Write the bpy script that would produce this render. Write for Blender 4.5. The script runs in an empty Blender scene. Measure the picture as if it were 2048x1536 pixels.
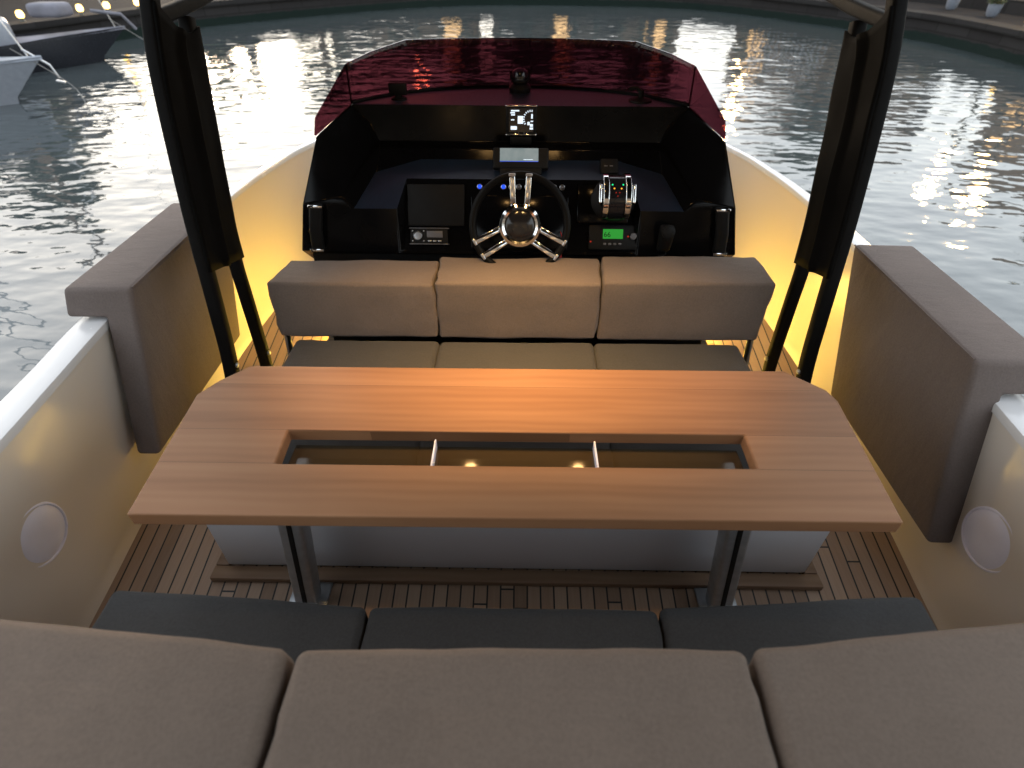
import bpy, bmesh, math, random
from mathutils import Vector, Matrix, noise
R = math.radians
random.seed(7)
S = bpy.context.scene
C = S.collection

# ------------------------------------------------------------------ camera, sky, sun, exposure
cd = bpy.data.cameras.new('camera'); cam = bpy.data.objects.new('camera', cd); C.objects.link(cam)
TH, YAW, ROLL = R(39.8), R(0.6), R(0.3)
f = Vector((0, math.cos(TH), -math.sin(TH))); u = Vector((0, math.sin(TH), math.cos(TH))); r = Vector((1, 0, 0))
r2 = r*math.cos(ROLL) + u*math.sin(ROLL); u2 = u*math.cos(ROLL) - r*math.sin(ROLL)
Zr = Matrix.Rotation(YAW, 3, 'Z')
f, u2, r2 = Zr @ f, Zr @ u2, Zr @ r2
m = Matrix((r2, u2, -f)).transposed().to_4x4(); m.translation = Vector((0, 0, 1.9))
cam.matrix_world = m
cd.sensor_width = 36; cd.lens = 36*1100/2048; cd.clip_start = 0.02; cd.clip_end = 2000
S.camera = cam
cd.dof.use_dof = True; cd.dof.focus_distance = 2.1; cd.dof.aperture_fstop = 2.2
S.view_settings.view_transform = 'Standard'; S.view_settings.look = 'None'
S.view_settings.exposure = 3.8
SUN_AZ, SUN_EL = R(-24), R(4.0)          # sunset glow ahead and to the left
W = bpy.data.worlds.new('World'); S.world = W; W.use_nodes = True
nt = W.node_tree; bg = nt.nodes['Background']
sky = nt.nodes.new('ShaderNodeTexSky'); sky.sky_type = 'NISHITA'; sky.sun_disc = False
sky.sun_elevation = SUN_EL; sky.sun_rotation = SUN_AZ; sky.altitude = 0; sky.air_density = 1.0; sky.dust_density = 3.0; sky.ozone_density = 1.5
hs_ = nt.nodes.new('ShaderNodeHueSaturation'); hs_.inputs['Saturation'].default_value = .7
gm_ = nt.nodes.new('ShaderNodeGamma'); gm_.inputs[1].default_value = .28
nt.links.new(sky.outputs[0], gm_.inputs[0]); nt.links.new(gm_.outputs[0], hs_.inputs['Color']); nt.links.new(hs_.outputs[0], bg.inputs[0]); bg.inputs[1].default_value = 0.15
sl = bpy.data.lights.new('sun', 'SUN'); sl.energy = 0.12; sl.angle = R(10); sl.color = (1, .75, .5)
so = bpy.data.objects.new('sun', sl); C.objects.link(so)
sd = Vector((math.sin(SUN_AZ)*math.cos(SUN_EL), math.cos(SUN_AZ)*math.cos(SUN_EL), math.sin(SUN_EL)))
so.rotation_euler = (-sd).to_track_quat('-Z', 'Y').to_euler(); so.location = (0, 0, 30)
S.cycles.use_denoising = True
S.cycles.max_bounces = 10; S.cycles.transparent_max_bounces = 16
S.cycles.sample_clamp_indirect = 6; S.cycles.sample_clamp_direct = 0
S.cycles.caustics_reflective = False; S.cycles.caustics_refractive = False

# ------------------------------------------------------------------ materials
class NT:
    def __init__(s, name):
        s.m = bpy.data.materials.new(name); s.m.use_nodes = True; s.t = s.m.node_tree; s.t.nodes.clear()
        s.out = s.t.nodes.new('ShaderNodeOutputMaterial')
    def n(s, typ, **kw):
        x = s.t.nodes.new('ShaderNode' + typ)
        for k, v in kw.items():
            if k.startswith('i_'):
                x.inputs[int(k[2:]) if k[2:].isdigit() else k[2:].replace('_', ' ')].default_value = v
            else: setattr(x, k, v)
        return x
    def l(s, a, b): s.t.links.new(a, b)
    def math(s, op, a, b=None, c=None):
        x = s.t.nodes.new('ShaderNodeMath'); x.operation = op
        for i, v in enumerate((a, b, c)):
            if v is None: continue
            if isinstance(v, (int, float)): x.inputs[i].default_value = v
            else: s.l(v, x.inputs[i])
        return x.outputs[0]
    def mix(s, fac, a, b):
        x = s.t.nodes.new('ShaderNodeMix'); x.data_type = 'RGBA'
        for i, v in ((0, fac), (6, a), (7, b)):
            if isinstance(v, (int, float)): x.inputs[i].default_value = v
            elif isinstance(v, tuple): x.inputs[i].default_value = (*v, 1) if len(v) == 3 else v
            else: s.l(v, x.inputs[i])
        return x.outputs[2]
    def coord(s, scale=(1, 1, 1), which='Object'):
        tc = s.n('TexCoord'); mp = s.n('Mapping'); mp.inputs['Scale'].default_value = scale
        s.l(tc.outputs[which], mp.inputs[0]); return mp.outputs[0]
    def noise(s, co, scale, detail=3, rough=.55):
        x = s.n('TexNoise'); x.inputs['Scale'].default_value = scale; x.inputs['Detail'].default_value = detail; x.inputs['Roughness'].default_value = rough
        s.l(co, x.inputs['Vector']); return x.outputs[0]
    def ramp(s, fac, p):
        x = s.n('ValToRGB'); e = x.color_ramp.elements
        while len(e) < len(p): e.new(.5)
        for k, (pos, c) in zip(e, p): k.position = pos; k.color = (*c, 1)
        s.l(fac, x.inputs[0]); return x.outputs[0]
    def bump(s, h, strength, dist, normal=None):
        x = s.n('Bump'); x.inputs['Strength'].default_value = strength; x.inputs['Distance'].default_value = dist
        s.l(h, x.inputs['Height'])
        if normal is not None: s.l(normal, x.inputs['Normal'])
        return x.outputs[0]
    def pbr(s, base, rough=.5, metal=0, normal=None, **kw):
        p = s.n('BsdfPrincipled')
        for k, v in (('Base Color', base), ('Roughness', rough), ('Metallic', metal)):
            if isinstance(v, (int, float)): p.inputs[k].default_value = v
            elif isinstance(v, tuple): p.inputs[k].default_value = (*v, 1)
            else: s.l(v, p.inputs[k])
        if normal is not None: s.l(normal, p.inputs['Normal'])
        for k, v in kw.items(): p.inputs[k.replace('_', ' ')].default_value = v
        s.l(p.outputs[0], s.out.inputs[0]); return p

def simple(name, base, rough=.5, metal=0, var=.08, nscale=12, bump=0, bscale=60, rvar=.16, **kw):
    t = NT(name); co = t.coord()
    n = t.noise(co, nscale)
    lo = tuple(c*(1-var) for c in base); hi = tuple(min(1, c*(1+var)) for c in base)
    col = t.ramp(n, [(.3, lo), (.7, hi)])
    rg = t.math('MULTIPLY_ADD', t.noise(co, nscale*2.3), rvar, rough-rvar/2)
    nm = t.bump(t.noise(co, bscale), .5, bump) if bump else None
    t.pbr(col, rg, metal, nm, **kw); return t.m

def fabric(name, base):
    t = NT(name); co = t.coord()
    wv = t.n('TexWave', bands_direction='X'); wv.inputs['Scale'].default_value = 190; t.l(co, wv.inputs[0])
    wv2 = t.n('TexWave', bands_direction='Y'); wv2.inputs['Scale'].default_value = 190; t.l(co, wv2.inputs[0])
    weave = t.math('ADD', wv.outputs[1], wv2.outputs[1])
    big = t.noise(co, 3.5, 4); fine = t.noise(co, 160, 2); mid = t.noise(t.coord((1, 2.2, 1)), 9, 3)
    col = t.ramp(t.math('MULTIPLY_ADD', fine, .5, t.math('MULTIPLY', big, .5)), [(.3, tuple(c*.82 for c in base)), (.7, tuple(c*1.12 for c in base))])
    nm = t.bump(weave, .25, .0006, t.bump(mid, .6, .006, t.bump(fine, .4, .0008)))
    t.pbr(col, .92, 0, nm, Sheen_Weight=.04, Specular_IOR_Level=.2); return t.m

M = {}
M['fabric'] = fabric('taupe_fabric', (.152, .120, .101))
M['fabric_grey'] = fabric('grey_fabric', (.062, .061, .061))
M['bolster'] = fabric('bolster_fabric', (.14, .114, .105))
M['gelcoat'] = simple('cream_gelcoat', (.62, .565, .505), .3, var=.015, nscale=1.2, rvar=.05, Coat_Weight=.3, Coat_Roughness=.15)
M['white'] = simple('white_gelcoat', (.62, .62, .63), .25, var=.02, nscale=3, Coat_Weight=.3)
M['black'] = simple('black_gelcoat', (.012, .012, .014), .14, var=.2, nscale=5)
M['console'] = simple('black_console_gelcoat', (.0035, .0035, .004), .12, var=.1, nscale=6, Specular_IOR_Level=.13)
M['satin'] = simple('satin_charcoal', (.009, .018, .034), .4, var=.12, nscale=30, bump=.0004, bscale=220)
M['rubber'] = simple('matte_black', (.006, .006, .006), .55, var=.2, Specular_IOR_Level=.2)
M['spar'] = simple('black_powder_coat', (.004, .0038, .0036), .7, var=.15, nscale=20, bump=.0004, bscale=150, Specular_IOR_Level=.1)
M['panel'] = simple('dark_panel_cloth', (.0035, .0033, .003), .85, var=.2, nscale=7, bump=.0012, bscale=12, Specular_IOR_Level=.05)
M['chrome'] = simple('chrome', (.86, .86, .86), .08, 1, var=.02)
M['steel'] = simple('brushed_steel', (.5, .51, .53), .32, 1, var=.06, nscale=40)
M['dark_steel'] = simple('table_leg_steel', (.42, .45, .48), .4, .85, var=.1, nscale=30)
M['grille'] = simple('speaker_white', (.74, .73, .84), .5, var=.03)
M['brass'] = simple('brass', (.7, .5, .2), .25, 1, var=.03)
M['red'] = simple('red_tag', (.45, .02, .02), .5)
M['knobgrey'] = simple('grey_plastic', (.12, .12, .13), .4)
M['rope'] = simple('rope', (.2, .19, .18), .9, nscale=60)
M['potgrey'] = simple('pale_grey_pot', (.16, .18, .22), .8)
M['cabinet'] = simple('shaded_white_gelcoat', (.5, .5, .53), .3, var=.01, nscale=1.2, rvar=.05)  # white gelcoat of the bench box, darkened for the shade under the table
M['gripblack'] = simple('wheel_leather', (.0025, .0025, .0025), .5, Specular_IOR_Level=.12)
M['navy'] = simple('dark_hull', (.008, .009, .014), .25)
M['boat_white'] = simple('boat_white', (.24, .26, .30), .35)
M['canvas'] = simple('boat_canvas', (.16, .16, .19), .9, var=.3, nscale=2)
M['varnish'] = simple('varnished_spar', (.17, .1, .06), .4)
M['iron'] = simple('cast_iron', (.03, .03, .032), .6)
M['lamppost'] = simple('lamp_post_paint', (.05, .055, .05), .5)
M['bark'] = simple('bark', (.1, .075, .055), .9, var=.3, nscale=10, bump=.02, bscale=14)
M['plaster'] = simple('plaster', (.16, .13, .105), .9, var=.15, nscale=1.5)
M['tile'] = simple('roof_tile', (.2, .09, .06), .85, var=.25, nscale=8)
M['shutter'] = simple('shutter', (.05, .07, .06), .6)

def emis(name, col, st, two=None):
    t = NT(name); e = t.n('Emission'); e.inputs[0].default_value = (*col, 1); e.inputs[1].default_value = st
    t.l(e.outputs[0], t.out.inputs[0]); return t.m
M['led'] = emis('led_strip_light', (1, .61, .085), 13)
M['led_low'] = emis('low_strip_light', (1, .60, .08), 2.4)
M['down'] = emis('downlight_glow', (1, .56, .2), 8)
M['lampglow'] = emis('lamp_glow', (1, .62, .22), 18)
M['lowglow'] = emis('low_lamp_glow', (1, .6, .15), .8)
M['winlit'] = emis('lit_window', (1, .62, .28), .2)
M['e_white'] = emis('screen_white', (.8, .9, 1), .09)
M['e_yel'] = emis('screen_yellow', (1, .85, .4), 1.0)
M['e_blue'] = emis('button_blue', (.02, .08, 1), .12)
M['e_blue2'] = emis('screen_blue_bar', (.03, .08, .6), .1)
M['e_green'] = emis('lcd_green', (.06, .55, .07), .04)
M['e_gled'] = emis('led_green', (.02, 1, .35), .09)
M['e_oled'] = emis('led_orange', (1, .35, .03), .14)
M['e_rled'] = emis('led_red', (1, .06, .03), .03)
t = NT('plotter_screen'); co = t.coord()
e = t.n('Emission'); e.inputs[1].default_value = .034
t.l(t.ramp(t.noise(co, 14, 4), [(.35, (.4, .5, .5)), (.65, (.62, .68, .66))]), e.inputs[0]); t.l(e.outputs[0], t.out.inputs[0]); M['screen'] = t.m

# teak table top
def wood(name, a, b, c, rough=.46, off=0.0, seams=(9,)):
    t = NT(name); tc = t.n('TexCoord'); sx = t.n('SeparateXYZ'); t.l(tc.outputs['Object'], sx.inputs[0])
    yy = t.math('ADD', sx.outputs[1], off)
    idx = t.math('ADD', t.math('GREATER_THAN', yy, seams[0]), 3.3); sm_ = None
    for k_ in seams[1:]: idx = t.math('ADD', idx, t.math('GREATER_THAN', yy, k_))
    for k_ in seams:
        g_ = t.math('LESS_THAN', t.math('ABSOLUTE', t.math('SUBTRACT', yy, k_)), .0011); sm_ = g_ if sm_ is None else t.math('MAXIMUM', sm_, g_)
    wn = t.n('TexWhiteNoise', noise_dimensions='1D'); t.l(idx, wn.inputs['W'])
    cm = t.n('CombineXYZ'); t.l(t.math('ADD', sx.outputs[0], t.math('MULTIPLY', wn.outputs[0], 9)), cm.inputs[0]); t.l(t.math('MULTIPLY', yy, 1), cm.inputs[1]); t.l(sx.outputs[2], cm.inputs[2])
    mp = t.n('Mapping'); mp.inputs['Scale'].default_value = (.55, 8, 4); t.l(cm.outputs[0], mp.inputs[0])
    g = t.noise(mp.outputs[0], 2.2, 2, .5)
    mp2 = t.n('Mapping'); mp2.inputs['Scale'].default_value = (5, 190, 60); t.l(cm.outputs[0], mp2.inputs[0])
    pore = t.noise(mp2.outputs[0], 2, 3, .6)
    mp3 = t.n('Mapping'); mp3.inputs['Scale'].default_value = (.8, 3.2, 1); t.l(cm.outputs[0], mp3.inputs[0])
    wv = t.n('TexWave', wave_type='BANDS', bands_direction='Y'); wv.inputs['Scale'].default_value = 3.2; wv.inputs['Distortion'].default_value = 5; wv.inputs['Detail'].default_value = 2; wv.inputs['Detail Scale'].default_value = .8
    t.l(mp3.outputs[0], wv.inputs[0])
    k = t.math('MULTIPLY_ADD', wv.outputs[1], .1, t.math('MULTIPLY_ADD', g, .75, t.math('MULTIPLY', pore, .10)))
    k = t.math('ADD', k, t.math('MULTIPLY_ADD', wn.outputs[0], .2, -.1))
    col = t.ramp(k, [(.25, a), (.5, b), (.78, c)])
    col = t.mix(t.math('MULTIPLY', sm_, .6), col, tuple(x*.45 for x in a))
    nm = t.bump(pore, .25, .0008)
    t.pbr(col, t.math('MULTIPLY_ADD', pore, .16, rough-.06), 0, nm, Specular_IOR_Level=.22); return t.m
M['teak'] = wood('teak_table', (.185, .086, .040), (.235, .115, .056), (.28, .145, .074), seams=(.2, -.013, -.149))
M['teak_trim'] = wood('teak_trim', (.12, .07, .042), (.16, .098, .06), (.2, .13, .085), rough=.5)

# teak deck: narrow planks with black caulking, fanning slightly forward
t = NT('teak_deck'); tc = t.n('TexCoord'); sx = t.n('SeparateXYZ'); t.l(tc.outputs['Object'], sx.inputs[0])
xs = t.math('DIVIDE', sx.outputs[0], t.math('MULTIPLY_ADD', sx.outputs[1], .08, .9))
q = t.math('DIVIDE', xs, .05); ix = t.math('FLOOR', q); fx = t.math('FRACT', q)
wn = t.n('TexWhiteNoise', noise_dimensions='1D'); t.l(ix, wn.inputs['W'])
ql = t.math('ADD', t.math('DIVIDE', sx.outputs[1], 1.35), t.math('MULTIPLY', wn.outputs[0], 7.3)); il = t.math('FLOOR', ql); fl = t.math('FRACT', ql)
wn2 = t.n('TexWhiteNoise', noise_dimensions='2D'); cm = t.n('CombineXYZ'); t.l(ix, cm.inputs[0]); t.l(il, cm.inputs[1]); t.l(cm.outputs[0], wn2.inputs['Vector'])
mp = t.n('Mapping'); mp.inputs['Scale'].default_value = (60, 3, 1); t.l(tc.outputs['Object'], mp.inputs[0])
gr = t.noise(mp.outputs[0], 2, 4, .6)
k = t.math('MULTIPLY_ADD', wn2.outputs[0], .6, t.math('MULTIPLY', gr, .5))
col = t.ramp(k, [(.15, (.185, .115, .073)), (.5, (.265, .172, .115)), (.9, (.34, .238, .168))])
ca = t.math('LESS_THAN', t.math('ABSOLUTE', t.math('SUBTRACT', fx, .5)), .44)
cb = t.math('LESS_THAN', t.math('ABSOLUTE', t.math('SUBTRACT', fl, .5)), .4975)
pl = t.math('MULTIPLY', ca, cb)
t.pbr(t.mix(pl, (.012, .012, .012), col), .6, 0, t.bump(t.math('MULTIPLY_ADD', gr, .15, pl), .4, .0012)); M['deck'] = t.m

# tinted acrylic windscreen, table glass
t = NT('tinted_acrylic'); tr = t.n('BsdfTransparent'); tr.inputs[0].default_value = (.26, .12, .15, 1)
gl = t.n('BsdfGlossy'); gl.inputs['Roughness'].default_value = .03; gl.inputs[0].default_value = (1, 1, 1, 1)
fr = t.n('LayerWeight'); fr.inputs[0].default_value = .5; fz = t.math('MULTIPLY_ADD', t.math('POWER', fr.outputs[1], 4), .5, .025); mx = t.n('MixShader'); t.l(fz, mx.inputs[0]); t.l(tr.outputs[0], mx.inputs[1]); t.l(gl.outputs[0], mx.inputs[2]); t.l(mx.outputs[0], t.out.inputs[0]); M['tint'] = t.m
t = NT('smoked_glass_brown_reflection'); tr = t.n('BsdfTransparent'); tr.inputs[0].default_value = (.8, .77, .72, 1)
gl = t.n('BsdfGlossy'); gl.inputs['Roughness'].default_value = .06
fr = t.n('LayerWeight'); fr.inputs[0].default_value = .5; fz = t.math('MULTIPLY_ADD', t.math('POWER', fr.outputs[1], 4), .6, .05); mx = t.n('MixShader'); t.l(fz, mx.inputs[0]); t.l(tr.outputs[0], mx.inputs[1]); t.l(gl.outputs[0], mx.inputs[2]); t.l(mx.outputs[0], t.out.inputs[0]); 
df_ = t.n('BsdfDiffuse'); df_.inputs[0].default_value = (.10, .07, .035, 1); m2_ = t.n('MixShader'); m2_.inputs[0].default_value = .3; t.l(mx.outputs[0], m2_.inputs[1]); t.l(df_.outputs[0], m2_.inputs[2]); t.l(m2_.outputs[0], t.out.inputs[0]); M['glass'] = t.m  # brown diffuse share stands in for the wood reflected in the glass

# water
t = NT('harbour_water'); co = t.coord((1, 1, 1)); co2 = t.coord((.75, 1.3, 1)); co3 = t.coord((.8, 1.2, 1))
big = t.noise(co, .35, 2); mid = t.noise(co2, 2.7, 1, .5); sm = t.noise(co3, 8, 1, .5)
pat = t.math('MULTIPLY_ADD', t.noise(t.coord(), .16, 2), 1.6, -.25)
h = t.math('MULTIPLY_ADD', mid, .027, t.math('MULTIPLY_ADD', sm, .0035, t.math('MULTIPLY', big, .075)))
h = t.math('MULTIPLY', h, 1.0)
t.pbr((.046, .056, .060), .04, 0, t.bump(h, .9, 1.0), IOR=1.8); M['water'] = t.m

# quay stone
t = NT('quay_stone'); tc = t.n('TexCoord'); br = t.n('TexBrick')
t.l(tc.outputs['UV'], br.inputs[0]); br.inputs['Scale'].default_value = 1; br.inputs['Brick Width'].default_value = 1.1; br.inputs['Row Height'].default_value = .32; br.inputs['Mortar Size'].default_value = .015
br.inputs[1].default_value = (.03, .029, .03, 1); br.inputs[2].default_value = (.02, .019, .02, 1); br.inputs[3].default_value = (.012, .012, .012, 1)
n = t.noise(t.coord(), 3, 5); sx = t.n('SeparateXYZ'); t.l(tc.outputs['Object'], sx.inputs[0])
wet = t.math('LESS_THAN', t.math('MULTIPLY_ADD', n, .12, sx.outputs[2]), -.24)
col = t.mix(wet, t.mix(t.math('MULTIPLY', n, .6), br.outputs[0], (.026, .025, .025)), (.01, .018, .016))
t.pbr(col, .9, 0, t.bump(n, .6, .03), Specular_IOR_Level=.1); M['stone'] = t.m
t = NT('promenade_paving'); tc = t.n('TexCoord'); br = t.n('TexBrick'); t.l(tc.outputs['Object'], br.inputs[0]); br.inputs['Scale'].default_value = 1; br.inputs['Brick Width'].default_value = .8; br.inputs['Row Height'].default_value = .4; br.inputs['Mortar Size'].default_value = .01
br.inputs[1].default_value = (.02, .02, .022, 1); br.inputs[2].default_value = (.016, .016, .018, 1); br.inputs[3].default_value = (.008, .008, .008, 1)
t.pbr(t.mix(t.math('MULTIPLY', t.noise(t.coord(), 2, 4), .5), br.outputs[0], (.014, .014, .016)), .9, Specular_IOR_Level=.05); M['paving'] = t.m
t = NT('foliage'); col = t.ramp(t.noise(t.coord(), 2.5, 3), [(.3, (.02, .035, .012)), (.7, (.05, .075, .025))]); t.pbr(col, .6); M['leaf'] = t.m
t = NT('window_glass'); t.pbr((.02, .022, .025), .08); M['winglass'] = t.m

# ------------------------------------------------------------------ builders
WL = {}
def V(*a): return Vector(a)
def tag(o, label, cat, group=None, kind=None):
    if label: o['label'] = label
    if cat: o['category'] = cat
    if group: o['group'] = group
    if kind: o['kind'] = kind
    return o
def thing(name, label, cat, loc=(0, 0, 0), group=None):
    o = bpy.data.objects.new(name, None); C.objects.link(o); o.location = loc; o.empty_display_size = .1
    WL[o.name] = Vector(loc); return tag(o, label, cat, group)
def obj(name, bm, mat, parent=None, sharp=35, bev=0, seg=2, solid=0, smooth=True, loc=None, label=None):
    """vertices are given in world coordinates; the object sits at its parent's (or its own) base point"""
    base = WL[parent.name] if parent else Vector(loc or (0, 0, 0))
    if not isinstance(bm, bmesh.types.BMesh): bm = merge(bm)
    if base.length: bm.transform(Matrix.Translation(-base))
    me = bpy.data.meshes.new(name)
    if smooth:
        for fc in bm.faces: fc.smooth = True
        for e in bm.edges:
            if len(e.link_faces) == 2:
                try: a = e.calc_face_angle()
                except ValueError: a = 0
                if a > R(sharp): e.smooth = False
    bm.to_mesh(me); bm.free(); me.materials.append(mat)
    o = bpy.data.objects.new(name, me); C.objects.link(o)
    if parent: o.parent = parent
    else: o.location = base
    WL[o.name] = base
    if solid:
        md = o.modifiers.new('solid', 'SOLIDIFY'); md.thickness = solid; md.offset = 0
    if bev:
        md = o.modifiers.new('bevel', 'BEVEL'); md.width = bev; md.segments = seg; md.limit_method = 'ANGLE'; md.angle_limit = R(30); md.harden_normals = True
    if label: o['label'] = label
    return o
def merge(bms):
    out = bmesh.new()
    for b in bms:
        me = bpy.data.meshes.new('tmp'); b.to_mesh(me); b.free(); out.from_mesh(me); bpy.data.meshes.remove(me)
    return out
def box(x0, x1, y0, y1, z0, z1, bev=.004, seg=2):
    bm = bmesh.new(); bmesh.ops.create_cube(bm, size=1)
    bm.transform(Matrix.Translation(((x0+x1)/2, (y0+y1)/2, (z0+z1)/2)) @ Matrix.Diagonal((x1-x0, y1-y0, z1-z0, 1)))
    if bev: bmesh.ops.bevel(bm, geom=bm.edges[:], offset=bev, segments=seg, profile=.5, affect='EDGES')
    return bm
def obox(c, ex, ey, ez, sx, sy, sz, bev=.003, seg=2):
    """box with centre c and axes ex, ey, ez"""
    bm = box(-sx/2, sx/2, -sy/2, sy/2, -sz/2, sz/2, bev, seg)
    mt = Matrix((Vector(ex), Vector(ey), Vector(ez))).transposed().to_4x4(); mt.translation = Vector(c)
    bm.transform(mt); return bm
def polys(faces, recalc=True):
    bm = bmesh.new()
    for fc in faces:
        try: bm.faces.new([bm.verts.new(p) for p in fc])
        except ValueError: pass
    bmesh.ops.remove_doubles(bm, verts=bm.verts[:], dist=.0008)
    if recalc: bmesh.ops.recalc_face_normals(bm, faces=bm.faces[:])
    return bm
def prism(poly, z0, z1, bev=0):
    bm = bmesh.new(); a = [bm.verts.new((x, y, z0)) for x, y in poly]; b = [bm.verts.new((x, y, z1)) for x, y in poly]
    n = len(poly); bm.faces.new(a[::-1]); bm.faces.new(b)
    for i in range(n): bm.faces.new((a[i], a[(i+1) % n], b[(i+1) % n], b[i]))
    bmesh.ops.recalc_face_normals(bm, faces=bm.faces[:])
    if bev: bmesh.ops.bevel(bm, geom=bm.edges[:], offset=bev, segments=2, profile=.5, affect='EDGES')
    return bm
def catmull(pts, n=6):
    P = [Vector(p) for p in pts]; out = []
    for i in range(len(P)-1):
        p0 = P[max(i-1, 0)]; p1 = P[i]; p2 = P[i+1]; p3 = P[min(i+2, len(P)-1)]
        for k in range(n):
            s = k/n
            out.append(.5*((2*p1) + (p2-p0)*s + (2*p0-5*p1+4*p2-p3)*s*s + (3*p1-p0-3*p2+p3)*s**3))
    return out + [P[-1]]
def sweep(path, prof, up=V(1, 0, 0), cap=True, scale=None):
    """sweep a closed 2-D profile along a path; profile axes are up and tangent x up"""
    bm = bmesh.new(); rings = []; P = [Vector(p) for p in path]
    for i, p in enumerate(P):
        tg = (P[min(i+1, len(P)-1)] - P[max(i-1, 0)]).normalized()
        a = (up - tg*up.dot(tg))
        if a.length < .05: a = tg.orthogonal()
        a.normalize(); b = tg.cross(a); s = scale[i] if scale else 1
        rings.append([bm.verts.new(p + a*(x*s) + b*(y*s)) for x, y in prof])
    n = len(prof)
    for i in range(len(rings)-1):
        for k in range(n): bm.faces.new((rings[i][k], rings[i][(k+1) % n], rings[i+1][(k+1) % n], rings[i+1][k]))
    if cap: bm.faces.new(rings[0][::-1]); bm.faces.new(rings[-1])
    bmesh.ops.recalc_face_normals(bm, faces=bm.faces[:]); return bm
def circ(rad, n=12): return [(rad*math.cos(2*math.pi*k/n), rad*math.sin(2*math.pi*k/n)) for k in range(n)]
def rrect(w, h, rad, n=3):
    out = []
    for cx, cy, a0 in ((w/2-rad, h/2-rad, 0), (-w/2+rad, h/2-rad, 90), (-w/2+rad, -h/2+rad, 180), (w/2-rad, -h/2+rad, 270)):
        for k in range(n+1): a = R(a0+90*k/n); out.append((cx+rad*math.cos(a), cy+rad*math.sin(a)))
    return out
def tube(path, rad, n=10, **kw): return sweep(path, circ(rad, n), V(.123, .31, .9), **kw)
def lathe(prof, c, axis=V(0, 0, 1), n=32):
    """prof: list of (radius, height) along axis from c"""
    ax = Vector(axis).normalized(); a = ax.orthogonal().normalized(); b = ax.cross(a); bm = bmesh.new(); rings = []
    for rr, h in prof:
        if rr < 1e-6: rings.append([bm.verts.new(Vector(c)+ax*h)])
        else: rings.append([bm.verts.new(Vector(c)+ax*h+a*(rr*math.cos(2*math.pi*k/n))+b*(rr*math.sin(2*math.pi*k/n))) for k in range(n)])
    for A, B in zip(rings, rings[1:]):
        for k in range(n):
            k2 = (k+1) % n
            if len(A) == 1 and len(B) == 1: continue
            if len(A) == 1: bm.faces.new((A[0], B[k2], B[k]))
            elif len(B) == 1: bm.faces.new((A[k], A[k2], B[0]))
            else: bm.faces.new((A[k], A[k2], B[k2], B[k]))
    bmesh.ops.recalc_face_normals(bm, faces=bm.faces[:]); return bm
def torus(c, ax, R0, r0, n=48, k=12, a0=0, a1=360):
    ax = Vector(ax).normalized(); a = Vector((1, 0, 0)); a = (a-ax*a.dot(ax)).normalized(); b = ax.cross(a); bm = bmesh.new(); rings = []
    full = abs(a1-a0) >= 359.9; m_ = n if full else n+1
    for i in range(m_):
        th = R(a0+(a1-a0)*i/n); d = a*math.cos(th)+b*math.sin(th)
        rings.append([bm.verts.new(Vector(c)+d*(R0+r0*math.cos(2*math.pi*j/k))+ax*(r0*math.sin(2*math.pi*j/k))) for j in range(k)])
    for i in range(n):
        A = rings[i]; B = rings[(i+1) % m_]
        for j in range(k): bm.faces.new((A[j], A[(j+1) % k], B[(j+1) % k], B[j]))
    if not full: bm.faces.new(rings[0]); bm.faces.new(rings[-1][::-1])
    bmesh.ops.recalc_face_normals(bm, faces=bm.faces[:]); return bm
def lerp(a, b, s): return a + (b-a)*s
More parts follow.
